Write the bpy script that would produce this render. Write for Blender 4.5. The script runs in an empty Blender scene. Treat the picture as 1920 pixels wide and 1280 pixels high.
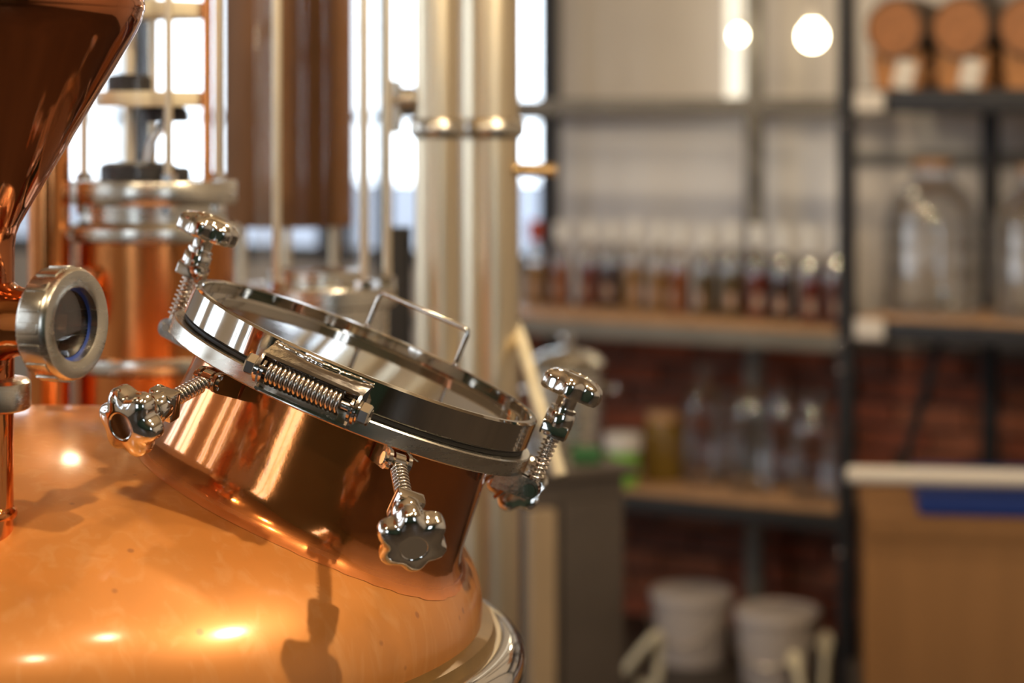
import bpy, bmesh, math, random
from mathutils import Vector, Matrix, Quaternion
R = math.radians; PI = math.pi
random.seed(7)
S = bpy.context.scene
COL = S.collection
# ------------------------------------------------------------------ camera, world, exposure
F = 4000.0; HZ = 230.0; CZ = 1.6            # focal length in pixels, horizon row, eye height
cd = bpy.data.cameras.new('camera'); cam = bpy.data.objects.new('camera', cd); COL.objects.link(cam)
cd.sensor_width = 36; cd.lens = 36 * F / 1920
cd.shift_y = -(640 - HZ) / 1920
cam.location = (0, 0, CZ); cam.rotation_euler = (R(90), 0, 0)
cd.dof.use_dof = True; cd.dof.focus_distance = 2.13; cd.dof.aperture_fstop = 2.7
cd.clip_start = 0.05
S.camera = cam
S.view_settings.view_transform = 'Standard'; S.view_settings.look = 'None'
S.view_settings.gamma = 1; S.view_settings.use_curve_mapping = False
S.view_settings.exposure = 0.15
w = bpy.data.worlds.new('world'); S.world = w; w.use_nodes = True
bgn = w.node_tree.nodes['Background']
bgn.inputs[0].default_value = (0.80, 0.90, 1.0, 1); bgn.inputs[1].default_value = 5.0
S.cycles.use_denoising = True
S.cycles.sample_clamp_indirect = 6.0
S.cycles.max_bounces = 10; S.cycles.transparent_max_bounces = 24; S.cycles.glossy_bounces = 6
S.cycles.caustics_refractive = False
WARM = (1.0, 0.79, 0.51)

def px(x, y, Y):
    return Vector(((x - 960) / F * Y, Y, CZ - (y - HZ) / F * Y))

def portal(loc, rot, sx, sy):
    l = bpy.data.lights.new('window_portal', 'AREA'); l.shape = 'RECTANGLE'; l.size = sx; l.size_y = sy
    l.cycles.is_portal = True
    o = bpy.data.objects.new('window_portal', l); COL.objects.link(o); o.location = loc; o.rotation_euler = rot

# ------------------------------------------------------------------ materials
def mat(name, col, metal=0.0, rough=0.5, var=0.0, rvar=0.0, scale=6.0, stretch=(1, 1, 1), bump=0.0, coat=0.0,
        trans=0.0, emit=None, es=0.0, col2=None, spec=0.5, ior=1.45, coat_r=0.05, aniso=0.0):
    m = bpy.data.materials.new(name); m.use_nodes = True
    nt = m.node_tree; b = nt.nodes['Principled BSDF']
    c4 = (*col, 1)
    b.inputs['Base Color'].default_value = c4; b.inputs['Metallic'].default_value = metal
    b.inputs['Roughness'].default_value = rough; b.inputs['Coat Weight'].default_value = coat
    b.inputs['Coat Roughness'].default_value = coat_r; b.inputs['Transmission Weight'].default_value = trans
    b.inputs['IOR'].default_value = ior; b.inputs['Specular IOR Level'].default_value = spec
    b.inputs['Anisotropic'].default_value = aniso
    if emit: b.inputs['Emission Color'].default_value = (*emit, 1); b.inputs['Emission Strength'].default_value = es
    if var or rvar or bump or col2:
        tc = nt.nodes.new('ShaderNodeTexCoord'); mp = nt.nodes.new('ShaderNodeMapping')
        mp.inputs['Scale'].default_value = stretch
        nt.links.new(tc.outputs['Object'], mp.inputs[0])
        n = nt.nodes.new('ShaderNodeTexNoise'); n.inputs['Scale'].default_value = scale
        n.inputs['Detail'].default_value = 6; n.inputs['Roughness'].default_value = 0.6
        nt.links.new(mp.outputs[0], n.inputs[0])
        if var or col2:
            mx = nt.nodes.new('ShaderNodeMix'); mx.data_type = 'RGBA'
            d = col2 if col2 else tuple(max(0, v * (1 - var)) for v in col)
            mx.inputs[6].default_value = (*d, 1); mx.inputs[7].default_value = c4
            rr = nt.nodes.new('ShaderNodeMapRange'); rr.inputs[1].default_value = .35; rr.inputs[2].default_value = .65
            nt.links.new(n.outputs[0], rr.inputs[0]); nt.links.new(rr.outputs[0], mx.inputs[0])
            nt.links.new(mx.outputs[2], b.inputs['Base Color'])
        if rvar:
            mr = nt.nodes.new('ShaderNodeMapRange'); mr.inputs[1].default_value = .3; mr.inputs[2].default_value = .7
            mr.inputs[3].default_value = max(0.01, rough - rvar); mr.inputs[4].default_value = rough + rvar
            nt.links.new(n.outputs[0], mr.inputs[0]); nt.links.new(mr.outputs[0], b.inputs['Roughness'])
        if bump:
            bp = nt.nodes.new('ShaderNodeBump'); bp.inputs['Strength'].default_value = bump; bp.inputs['Distance'].default_value = .01
            nt.links.new(n.outputs[0], bp.inputs['Height']); nt.links.new(bp.outputs[0], b.inputs['Normal'])
    return m

def glass(name, tint=(1, 1, 1), base=0.05, edge=0.75, rough=0.02, blend=0.35):
    m = bpy.data.materials.new(name); m.use_nodes = True; nt = m.node_tree; nt.nodes.clear()
    o = nt.nodes.new('ShaderNodeOutputMaterial'); mx = nt.nodes.new('ShaderNodeMixShader')
    t = nt.nodes.new('ShaderNodeBsdfTransparent'); g = nt.nodes.new('ShaderNodeBsdfGlossy')
    t.inputs[0].default_value = (*tint, 1); g.inputs['Roughness'].default_value = rough
    lw = nt.nodes.new('ShaderNodeLayerWeight'); lw.inputs[0].default_value = blend
    mr = nt.nodes.new('ShaderNodeMapRange'); mr.inputs[3].default_value = base; mr.inputs[4].default_value = edge
    nt.links.new(lw.outputs['Fresnel'], mr.inputs[0]); nt.links.new(mr.outputs[0], mx.inputs[0])
    nt.links.new(t.outputs[0], mx.inputs[1]); nt.links.new(g.outputs[0], mx.inputs[2]); nt.links.new(mx.outputs[0], o.inputs[0])
    return m

M = {}
M['dome'] = mat('copper_dome', (0.69, 0.265, 0.058), .34, 0.40, var=.10, rvar=.05, scale=7, coat=.8, coat_r=.14)
M['copper'] = mat('copper_polished', (0.85, 0.32, 0.10), 1, 0.10, var=.15, rvar=.03, scale=6, coat=.2)
# dome: fine streaks and a few dark specks on the brushed copper
def weather(m):
    nt = m.node_tree; b = nt.nodes['Principled BSDF']; ln = b.inputs['Base Color'].links[0]; src = ln.from_socket
    tc = nt.nodes.new('ShaderNodeTexCoord')
    mp = nt.nodes.new('ShaderNodeMapping'); mp.inputs['Scale'].default_value = (16, 16, 3); nt.links.new(tc.outputs['Object'], mp.inputs[0])
    n = nt.nodes.new('ShaderNodeTexNoise'); n.inputs['Scale'].default_value = 3; n.inputs['Detail'].default_value = 8; n.inputs['Distortion'].default_value = .8
    nt.links.new(mp.outputs[0], n.inputs[0])
    r1 = nt.nodes.new('ShaderNodeMapRange'); r1.inputs[1].default_value = .52; r1.inputs[2].default_value = .72; r1.inputs[4].default_value = .35
    nt.links.new(n.outputs[0], r1.inputs[0])
    m1 = nt.nodes.new('ShaderNodeMix'); m1.data_type = 'RGBA'; m1.inputs[7].default_value = (.80, .42, .17, 1)
    nt.links.new(r1.outputs[0], m1.inputs[0]); nt.links.new(src, m1.inputs[6])
    v = nt.nodes.new('ShaderNodeTexVoronoi'); v.inputs['Scale'].default_value = 22; nt.links.new(tc.outputs['Object'], v.inputs[0])
    r2 = nt.nodes.new('ShaderNodeMapRange'); r2.inputs[1].default_value = .05; r2.inputs[2].default_value = .10; r2.inputs[3].default_value = .7; r2.inputs[4].default_value = 0
    nt.links.new(v.outputs['Distance'], r2.inputs[0])
    m2 = nt.nodes.new('ShaderNodeMix'); m2.data_type = 'RGBA'; m2.inputs[7].default_value = (.35, .12, .04, 1)
    nt.links.new(r2.outputs[0], m2.inputs[0]); nt.links.new(m1.outputs[2], m2.inputs[6]); nt.links.new(m2.outputs[2], b.inputs['Base Color'])
    n3 = nt.nodes.new('ShaderNodeTexNoise'); n3.inputs['Scale'].default_value = 60; n3.inputs['Detail'].default_value = 4; nt.links.new(mp.outputs[0], n3.inputs[0])
    bp = nt.nodes.new('ShaderNodeBump'); bp.inputs['Strength'].default_value = .02; bp.inputs['Distance'].default_value = .002
    nt.links.new(n.outputs[0], bp.inputs['Height']); nt.links.new(bp.outputs[0], b.inputs['Coat Normal'])
weather(M['dome'])
# hatch neck: mirror-polished above, going over to the dome's brushed finish at the foot (per-vertex 'finish')
M['neck'] = mat('copper_neck', (0.80, 0.255, 0.062), .85, 0.14, var=.22, rvar=.04, scale=9, bump=.07, coat=.7)
def neckfin(m):
    nt = m.node_tree; b = nt.nodes['Principled BSDF']
    at = nt.nodes.new('ShaderNodeAttribute'); at.attribute_name = 'finish'
    for nm, lo_, hi_ in (('Metallic', .88, .32), ('Roughness', .13, .40)):
        r = nt.nodes.new('ShaderNodeMapRange'); r.inputs[3].default_value = lo_; r.inputs[4].default_value = hi_
        nt.links.new(at.outputs['Fac'], r.inputs[0]); nt.links.new(r.outputs[0], b.inputs[nm])
neckfin(M['neck'])
M['helmet'] = mat('copper_helmet', (0.62, 0.21, 0.085), 1, 0.07, var=.15, rvar=.03, scale=4, bump=.03)
M['coppermat'] = mat('copper_brushed', (0.82, 0.30, 0.09), 1, 0.22, var=.35, rvar=.08, scale=4, stretch=(3, 3, .5))
M['copperdull'] = mat('copper_dull', (0.34, 0.155, 0.06), .35, 0.5, var=.25, rvar=.08, scale=4, stretch=(3, 3, .5))
M['chrome'] = mat('chrome', (0.86, 0.83, 0.79), 1, 0.06, rvar=.03, scale=30)
M['steel'] = mat('polished_steel', (0.72, 0.68, 0.62), 1, 0.07, rvar=.03, scale=25)
M['plate'] = mat('lid_glass', (0.055, 0.042, 0.030), 0, 0.05, rvar=.02, scale=12, ior=1.6, spec=.6)
M['brushed'] = mat('brushed_steel', (0.76, 0.72, 0.64), 1, 0.26, var=.08, rvar=.06, scale=14, stretch=(1, 1, 6))
M['pipe'] = mat('pipe_steel', (0.92, 0.79, 0.58), 1, 0.34, var=.08, rvar=.05, scale=8, stretch=(5, 5, .3))
M['lever'] = mat('brass', (0.85, 0.62, 0.32), 1, 0.25)
M['spring'] = mat('spring_steel', (0.78, 0.70, 0.62), 1, 0.16)
M['brackt'] = mat('bracket_steel', (0.66, 0.61, 0.57), 1, 0.12, rvar=.05, scale=60, bump=.05)
M['rubber'] = mat('black_rubber', (0.02, 0.018, 0.016), 0, .5)
M['gasket'] = mat('tan_gasket', (0.20, 0.115, 0.035), .3, .4, var=.2, scale=20)
M['dark'] = mat('dark_metal', (0.035, 0.033, 0.035), .3, .45)
M['rackblack'] = mat('rack_paint', (0.035, 0.034, 0.037), 0.1, .42, var=.2, scale=8)
M['rail_litrack'] = mat('rail_grey_lit_rack', (0.24, 0.22, 0.195), 0.1, .5, var=.2, scale=8)  # the wall rail's own grey; on the rack, black paint lightened as if lit
M['wood'] = mat('shelf_wood', (0.62, 0.36, 0.19), 0, .55, var=.35, scale=5, stretch=(1, 8, 8), bump=.1)
M['barrel'] = mat('barrel_oak', (0.46, 0.19, 0.07), 0, .55, var=.35, scale=7, stretch=(6, 1, 6))
M['stave'] = mat('barrel_dark', (0.16, 0.10, 0.065), 0, .6, var=.3, scale=7)
M['pine'] = mat('cradle_pine', (0.52, 0.23, 0.08), 0, .6, var=.3, scale=6)
M['paper'] = mat('paper', (0.80, 0.74, 0.68), 0, .7)
M['cream'] = mat('cream_plastic', (0.82, 0.74, 0.55), 0, .35)
M['bucketw'] = mat('bucket_plastic', (0.56, 0.49, 0.46), 0, .45)
M['white'] = mat('white_plastic', (0.80, 0.76, 0.73), 0, .45)
M['capglint'] = mat('cap_white_glint', (.90, .91, .93), 0, .18)
M['labelpink'] = mat('label_pink', (.50, .33, .26), 0, .6)
M['green'] = mat('green_label', (0.25, 0.62, 0.08), 0, .5)
M['darkgreen'] = mat('dark_green', (0.04, 0.16, 0.05), 0, .5)
M['blue'] = mat('blue_plastic', (0.02, 0.05, 0.26), 0, .4)
M['card'] = mat('cardboard', (0.36, 0.18, 0.07), 0, .8, var=.12, scale=3, stretch=(6, 6, .5))
M['greymetal'] = mat('grey_cabinet', (0.13, 0.105, 0.09), .2, .45, var=.2, scale=5)
M['tan'] = mat('tan_wood', (0.50, 0.37, 0.24), 0, .5, var=.2, scale=5, stretch=(6, 6, .6))
M['red'] = mat('red_plastic', (0.62, 0.07, 0.02), 0, .4)
M['wall'] = mat('plaster', (0.66, 0.61, 0.57), 0, .8, var=.06, scale=2, bump=.05)
M['panel'] = mat('pale_panel', (0.84, 0.84, 0.88), 0, .6, var=.04, scale=2)
M['wallgreen'] = mat('green_paint', (0.025, 0.062, 0.05), 0, .6, var=.1, scale=2)
M['ceil'] = mat('ceiling_paint', (0.40, 0.31, 0.22), 0, .85, var=.06, scale=2)
M['floor'] = mat('concrete', (0.07, 0.055, 0.045), 0, .5, var=.3, scale=3, bump=.05)
M['mortar'] = mat('mortar', (0.26, 0.20, 0.17), 0, .9, var=.2, scale=20)
M['brick'] = [mat('brick_red', (0.34, 0.095, 0.05), 0, .85, var=.3, scale=14, bump=.2),
              mat('brick_brown', (0.24, 0.085, 0.055), 0, .85, var=.3, scale=14, bump=.2),
              mat('brick_rust', (0.40, 0.135, 0.07), 0, .85, var=.3, scale=14, bump=.2)]
M['frame'] = mat('window_frame_paint', (0.10, 0.10, 0.11), 0, .5)
M['ground'] = mat('asphalt', (0.12, 0.13, 0.16), 0, .9, var=.2, scale=1)
M['glass'] = glass('clear_glass', base=.01, edge=.18); M['pane'] = glass('window_glass', base=.04, edge=.4)
M['bottle'] = glass('bottle_glass', (.985, .99, .995), .10, .7, .02, .4)
M['spirit'] = glass('spirit_bottle_glass', (.97, .98, .99), .12, .8, .08, .45)
M['sight'] = glass('sight_glass', (.55, .55, .56), .12, .7, .03)
for k, c in {'amber': (.62, .17, .02), 'red': (.36, .035, .01), 'dark': (.09, .015, .008), 'gold': (.70, .38, .10), 'olive': (.26, .16, .03)}.items():
    M['liq_' + k] = mat('liquid_' + k, c, 0, .10, trans=.25, ior=1.33)
M['stripglow'] = mat('strip_glow', (.9, .88, .8), 0, .4, emit=(1, .93, .78), es=.75)
M['bulb'] = mat('bulb_glow', (1, .9, .7), 0, .4, emit=(1, .86, .58), es=22)

# ------------------------------------------------------------------ mesh helpers
I4 = Matrix.Identity(4)
def frame(o, z, xh=(1, 0, 0)):
    z = Vector(z).normalized(); x = Vector(xh) - z * Vector(xh).dot(z)
    if x.length < 1e-6: x = z.orthogonal()
    x.normalize(); y = z.cross(x)
    m = Matrix((x, y, z)).transposed().to_4x4(); m.translation = Vector(o); return m
T = Matrix.Translation
def lathe(bm, prof, m=I4, seg=48, a0=0.0, a1=2 * PI):
    full = abs(a1 - a0 - 2 * PI) < 1e-6
    rows = []
    for r, z in prof:
        if r < 1e-7: rows.append([bm.verts.new(m @ Vector((0, 0, z)))])
        else: rows.append([bm.verts.new(m @ Vector((r * math.cos(a0 + (a1 - a0) * i / seg), r * math.sin(a0 + (a1 - a0) * i / seg), z))) for i in range(seg if full else seg + 1)])
    for a, b in zip(rows, rows[1:]):
        n = seg
        for i in range(n):
            j = (i + 1) % len(a) if full else i + 1; 
            if len(a) == 1 and len(b) == 1: continue
            try:
                if len(a) == 1: bm.faces.new((a[0], b[(i + 1) % len(b)] if full else b[i + 1], b[i]))
                elif len(b) == 1: bm.faces.new((a[i], a[j], b[0]))
                else: bm.faces.new((a[i], a[j], b[j], b[i]))
            except ValueError: pass
def box(bm, c, s, m=I4, bev=0.0):
    r = bmesh.ops.create_cube(bm, size=1, matrix=m @ T(Vector(c)) @ Matrix.Diagonal((*s, 1)))
    if bev:
        es = {e for v in r['verts'] for e in v.link_edges}
        bmesh.ops.bevel(bm, geom=list(es), offset=bev, segments=2, profile=.6, affect='EDGES')
def tube(bm, pts, rad, seg=12, m=I4, cyc=False, cap=True):
    pts = [m @ Vector(p) for p in pts]; n = len(pts)
    tan = [((pts[(i + 1) % n] if cyc or i < n - 1 else pts[i]) - (pts[i - 1] if cyc or i > 0 else pts[i])).normalized() for i in range(n)]
    x = tan[0].orthogonal().normalized(); rows = []
    for i in range(n):
        if i: x = tan[i - 1].rotation_difference(tan[i]) @ x
        x = (x - tan[i] * x.dot(tan[i])).normalized(); y = tan[i].cross(x)
        rr = rad[i] if isinstance(rad, (list, tuple)) else rad
        rows.append([bm.verts.new(pts[i] + (x * math.cos(2 * PI * k / seg) + y * math.sin(2 * PI * k / seg)) * rr) for k in range(seg)])
    for i in range(n if cyc else n - 1):
        a, b = rows[i], rows[(i + 1) % n]
        for k in range(seg): bm.faces.new((a[k], a[(k + 1) % seg], b[(k + 1) % seg], b[k]))
    if cap and not cyc: bm.faces.new(rows[0][::-1]); bm.faces.new(rows[-1])
def prism(bm, poly, z0, z1, m=I4):
    a = [bm.verts.new(m @ Vector((x, y, z0))) for x, y in poly]; b = [bm.verts.new(m @ Vector((x, y, z1))) for x, y in poly]
    n = len(a); bm.faces.new(a[::-1]); bm.faces.new(b)
    for i in range(n): bm.faces.new((a[i], a[(i + 1) % n], b[(i + 1) % n], b[i]))
def fillet(pts, r, k=6):
    out = [Vector(pts[0])]
    for i in range(1, len(pts) - 1):
        p, a, b = Vector(pts[i]), Vector(pts[i - 1]), Vector(pts[i + 1])
        p0 = p + (a - p).normalized() * r; p2 = p + (b - p).normalized() * r
        for j in range(k + 1):
            t = j / k; out.append(p0 * (1 - t) ** 2 + p * 2 * t * (1 - t) + p2 * t * t)
    out.append(Vector(pts[-1])); return out
def wloc(o):
    v = Vector(o.location)
    while o.parent: o = o.parent; v = v + Vector(o.location)
    return v
def obj(name, fn, mt, parent=None, sharp=35, label=None):
    """fn(bm) fills a bmesh in world coordinates; the object's origin is the centre of its box."""
    bm = bmesh.new(); fn(bm)
    bmesh.ops.recalc_face_normals(bm, faces=bm.faces)
    lo = Vector((min(v.co.x for v in bm.verts), min(v.co.y for v in bm.verts), min(v.co.z for v in bm.verts)))
    hi = Vector((max(v.co.x for v in bm.verts), max(v.co.y for v in bm.verts), max(v.co.z for v in bm.verts)))
    c = (lo + hi) / 2
    if parent is None: c.z = lo.z
    for v in bm.verts: v.co -= c
    me = bpy.data.meshes.new(name); bm.to_mesh(me); bm.free()
    for p in me.polygons: p.use_smooth = True
    me.set_sharp_from_angle(angle=R(sharp))
    me.materials.append(M[mt] if isinstance(mt, str) else mt)
    o = bpy.data.objects.new(name, me); COL.objects.link(o)
    if parent: o.parent = parent; o.location = c - wloc(parent)
    else: o.location = c
    if label: o['label'] = label
    return o
def thing(name, label, cat, loc=(0, 0, 0), group=None):
    o = bpy.data.objects.new(name, None); COL.objects.link(o); o.location = loc; o.empty_display_size = .05
    o['label'] = label; o['category'] = cat
    if group: o['group'] = group
    return o
def tag(o, label, cat, group=None):
    o['label'] = label; o['category'] = cat
    if group: o['group'] = group
    return o
def struct(o, label=None):
    o['kind'] = 'structure'
    if label: o['label'] = label
    return o
def dup(root, loc, rotz=None, label=None):
    r = root.copy(); COL.objects.link(r); r.location = loc
    if rotz is not None: r.rotation_euler = (0, 0, rotz)
    if label: r['label'] = label
    for ch in list(root.children):
        c = ch.copy(); COL.objects.link(c); c.parent = r
        for g in ch.children:
            d = g.copy(); COL.objects.link(d); d.parent = c
    return r

# ------------------------------------------------------------------ the room
P0 = Vector((.945, 6.0, 0))
RK = T(P0) @ Matrix.Rotation(R(-30), 4, 'Z')            # rack frame: x to the right, y away, z up
def rk(x, y, z): return RK @ Vector((x, y, z))
def rx(pxx, y):                                          # rack x of a picture column at rack depth y
    k = (pxx - 960) / F
    return (k * (6 + .866 * y) - .945 - .5 * y) / (.866 + .5 * k)
WY = .52                                                 # the back wall's front face
XL, XR = -5.72, 3.30                                     # rack x where it meets the side walls
pl = rk(XL, WY, 0); pr_ = rk(XR, WY, 0)
CEIL = 3.3
plan = [(pl.x - .2, -2.8), (pr_.x + .2, -2.8), (pr_.x + .2, pr_.y + .1), (pl.x - .2, pl.y + .35)]
struct(obj('floor', lambda b: prism(b, plan, -.1, 0), 'floor'))
struct(obj('ceiling', lambda b: prism(b, plan, CEIL, CEIL + .1), 'ceil'))
# back wall: plain bay with brick below, window bay to the left
BX0, BX1, BZ = -1.62, .72, .93
BW = -1.25; WT = 2.16
def back(b):
    t = .2; y = WY + t / 2
    box(b, ((BX1 + XR) / 2 + .1, y, CEIL / 2), (XR - BX1 + .2, t, CEIL), RK)
    box(b, ((BW + BX1) / 2, y, (BZ + CEIL) / 2), (BX1 - BW, t, CEIL - BZ), RK)
    box(b, ((BX0 + BW) / 2, y, (BZ + 1.1) / 2), (BW - BX0, t, 1.1 - BZ), RK)
    box(b, ((XL + BX0) / 2 - .1, y, .55), (BX0 - XL + .2, t, 1.1), RK)
    box(b, ((XL + BW) / 2 - .1, y, (WT + CEIL) / 2), (BW - XL + .2, t, CEIL - WT), RK)
    box(b, (XL + .3, y, (1.1 + WT) / 2), (1.0, t, WT - 1.1), RK)
struct(obj('wall_back', back, 'wall'))
bw = struct(obj('wall_back_brick', lambda b: box(b, ((BX0 + BX1) / 2, WY + .11, BZ / 2), (BX1 - BX0, .18, BZ), RK), 'mortar'))
brick_me = []
for k in range(3):
    bm = bmesh.new(); box(bm, (0, 0, 0), (.213, .06, .064), I4, .003)
    me = bpy.data.meshes.new('brick'); bm.to_mesh(me); bm.free(); me.materials.append(M['brick'][k]); brick_me.append(me)
row = 0; z = .04
while z < BZ - .02:
    x = BX0 + .11 + (0 if row % 2 else .112)
    while x < BX1 - .1:
        o = bpy.data.objects.new('brick', random.choice(brick_me)); COL.objects.link(o); o.parent = bw
        o.location = rk(x, WY + .02 + random.uniform(-.004, .004), z) - wloc(bw); o.rotation_euler = (0, 0, R(-30))
        x += .225
    row += 1; z += .075
tag(obj('glow_strip', lambda b: box(b, (rx(1383, WY - .03), WY - .03, 2.38), (.066, .06, 1.45), RK, .012), 'stripglow'), 'tall pale glowing strip upright on the wall behind the rack', 'light')  # pale strip given its own glow to show against the wall
struct(obj('trim_1', lambda b: box(b, ((rx(1606, WY) + rx(1935, WY)) / 2, WY - .012, 1.492), (rx(1935, WY) - rx(1606, WY), .024, .045), RK, .004), 'rail_litrack'))
struct(obj('wall_panel', lambda b: box(b, ((rx(1050, WY) + rx(1585, WY)) / 2, WY - .006, 1.28), (rx(1585, WY) - rx(1050, WY), .012, .70), RK), 'panel'))
# window bay in the back wall
WX = [BW, -2.16, -3.07, -3.98, -4.90]
for k in range(4):
    x1, x0 = WX[k], WX[k + 1]
    def wf(b, x0=x0, x1=x1):
        for x in (x0 + .03, x1 - .03): box(b, (x, WY + .08, (1.1 + WT) / 2), (.06, .08, WT - 1.1), RK, .004)
        for z in (1.13, WT - .03): box(b, ((x0 + x1) / 2, WY + .08, z), (x1 - x0 - .06, .08, .06), RK, .004)
    wo = struct(obj('window_%d' % (k + 1), wf, 'frame'))
    obj('mullion', lambda b, x0=x0, x1=x1: box(b, ((x0 + x1) / 2, WY + .08, (1.1 + WT) / 2), (.03, .05, WT - 1.22), RK), 'frame', wo)
    obj('transom', lambda b, x0=x0, x1=x1: box(b, ((x0 + x1) / 2, WY + .08, 1.62), (x1 - x0 - .12, .05, .03), RK), 'frame', wo)
    for xa, xb in ((x0 + .06, (x0 + x1) / 2 - .015), ((x0 + x1) / 2 + .015, x1 - .06)):
        for za, zb in ((1.16, 1.605), (1.635, WT - .06)):
            obj('pane', lambda b, xa=xa, xb=xb, za=za, zb=zb: box(b, ((xa + xb) / 2, WY + .08, (za + zb) / 2), (xb - xa, .006, zb - za), RK), 'pane', wo)
pc = rk((BW + WX[4]) / 2, WY + .13, (1.1 + WT) / 2)
portal(pc, (R(90), 0, R(-30 + 180)), BW - WX[4], WT - 1.15)
# side walls and the wall behind the camera
struct(obj('wall_right', lambda b: box(b, (pr_.x + .1, (pr_.y - 2.6) / 2, CEIL / 2), (.2, pr_.y + 2.8, CEIL)), 'wall'))
LWN = [(.2, .6), (.85, 1.25), (1.5, 1.9), (2.8, 3.8), (4.3, 5.3)]
def leftw(b):
    x = pl.x - .1; y0, y1 = -2.7, pl.y + .2
    box(b, (x, (y0 + y1) / 2, .5), (.2, y1 - y0, 1.0)); box(b, (x, (y0 + y1) / 2, (2.8 + CEIL) / 2), (.2, y1 - y0, CEIL - 2.8))
    e = [y0] + [v for p in LWN for v in p] + [y1]
    for a, c in zip(e[::2], e[1::2]): box(b, (x, (a + c) / 2, 1.9), (.2, c - a, 1.8))
struct(obj('wall_left', leftw, 'wall'))
FWN = [(-3.4, -2.2), (1.7, 2.7)]  # right-hand window added, unseen, for larger bluish reflections in the bottles
def frontw(b):
    y = -2.7; x0, x1 = pl.x - .2, pr_.x + .2
    box(b, ((x0 + x1) / 2, y, .5), (x1 - x0, .2, 1.0)); box(b, ((x0 + x1) / 2, y, (2.8 + CEIL) / 2), (x1 - x0, .2, CEIL - 2.8))
    e = [x0] + [v for p in FWN for v in p] + [x1]
    for a, c in zip(e[::2], e[1::2]): box(b, ((a + c) / 2, y, 1.9), (c - a, .2, 1.8))
struct(obj('wall_front', frontw, 'wallgreen'))
wn = 5
for (a, c) in LWN:
    x = pl.x - .1
    def wf(b, a=a, c=c, x=x):
        for yy in (a + .03, c - .03, (a + c) / 2): box(b, (x, yy, 1.9), (.07, .06, 1.8))
        for zz in (1.03, 2.77, 1.9): box(b, (x, (a + c) / 2, zz), (.07, c - a, .05))
    wo = struct(obj('window_%d' % wn, wf, 'frame')); wn += 1
    obj('pane', lambda b, a=a, c=c, x=x: box(b, (x, (a + c) / 2, 1.9), (.006, c - a, 1.8)), 'pane', wo)
    portal((x - .06, (a + c) / 2, 1.9), (R(90), 0, R(-90)), c - a, 1.75)
for (a, c) in FWN:
    y = -2.7
    def wf(b, a=a, c=c, y=y):
        for xx in (a + .03, c - .03, (a + c) / 2): box(b, (xx, y, 1.9), (.06, .07, 1.8))
        for zz in (1.03, 2.77, 1.9): box(b, ((a + c) / 2, y, zz), (c - a, .07, .05))
    wo = struct(obj('window_%d' % wn, wf, 'frame')); wn += 1
    obj('pane', lambda b, a=a, c=c, y=y: box(b, ((a + c) / 2, y, 1.9), (c - a, .006, 1.8)), 'pane', wo)
    portal(((a + c) / 2, y - .06, 1.9), (R(90), 0, 0), c - a, 1.75)
struct(obj('ground', lambda b: box(b, (0, 6, -.3), (120, 120, .2)), 'ground'))

# ------------------------------------------------------------------ ceiling lamps (point lights out of view)
def ceiling_lamp(x, y, z, watts, rad, label, col=WARM):
    t = thing('ceiling_lamp', label, 'lamp', (x, y, z), 'ceiling lamps')
    obj('cord', lambda b: tube(b, [(x, y, z + .14), (x, y, CEIL)], .006, 8), 'dark', t)
    obj('lamp_shade', lambda b: lathe(b, [(.012, .16), (.03, .155), (.075, .08), (.08, .05), (.077, .05), (.07, .078), (.028, .148), (.0, .15)], T((x, y, z)), 32), 'dark', t)
    l = bpy.data.lights.new('bulb_light', 'POINT'); l.energy = watts; l.color = col; l.shadow_soft_size = rad
    lo = bpy.data.objects.new('bulb_light', l); COL.objects.link(lo); lo.parent = t; lo.location = (0, 0, 0)
    return t
ceiling_lamp(1.02, 1.76, 2.69, 105, .03, 'dark pendant lamp hanging high to the right of the hatch')
ceiling_lamp(.46, 2.62, 2.80, 22, .04, 'dark pendant lamp hanging above and behind the hatch')
ceiling_lamp(.16, 1.44, 2.73, 15, .04, 'dark pendant lamp hanging between viewer and hatch')
ceiling_lamp(-.15, .90, 2.70, 14, .04, 'dark pendant lamp hanging nearest above the viewer')
ceiling_lamp(-1.05, 1.05, 2.65, 30, .04, 'dark pendant lamp hanging to the left of the viewer')
ceiling_lamp(.35, 4.6, 2.6, 34, .045, 'dark pendant lamp added out of view to brighten the bottle rack')  # added lamp, set close to whiten the bottle tops
ceiling_lamp(-.9, 4.9, 2.85, 20, .045, 'dark pendant lamp hanging behind the glass columns')

# ------------------------------------------------------------------ the copper still
NV = Vector((.379, 0, .9254)).normalized(); LC = px(690, 655, 2.3)
LF = frame(LC, NV, (1, 0, 0))                              # lid frame: z = lid normal, x down to the right, y away
LR = .1982
def lid(phi, r, z): return LF @ Vector((r * math.cos(R(phi)), r * math.sin(R(phi)), z))
DC = px(50, 1140, 2.38); DA = .5087; DB = .217
BASE = Vector((DC.x, DC.y, 0))
still = thing('copper_still', 'large polished copper pot still with a tilted round steel hatch, in the foreground', 'still', BASE)
def dome(b):
    prof = [(DA * math.cos(t), DB * math.sin(t)) for t in [R(a) for a in range(-8, 90, 2)]] + [(0, DB)]
    lathe(b, prof, T(DC), 128)
obj('dome', dome, 'dome', still)
obj('kettle_body', lambda b: lathe(b, [(DA * .99, -.05), (DA * 1.0, -.08), (DA * 1.0, -.75), (DA * .9, -.86), (0, -.9)], T(DC), 96), 'copper', still)
obj('gasket', lambda b: lathe(b, [(DA * .985, -.012), (DA + .012, -.018), (DA + .016, -.032), (DA * .98, -.04)], T(DC), 128), 'gasket', still)
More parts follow.
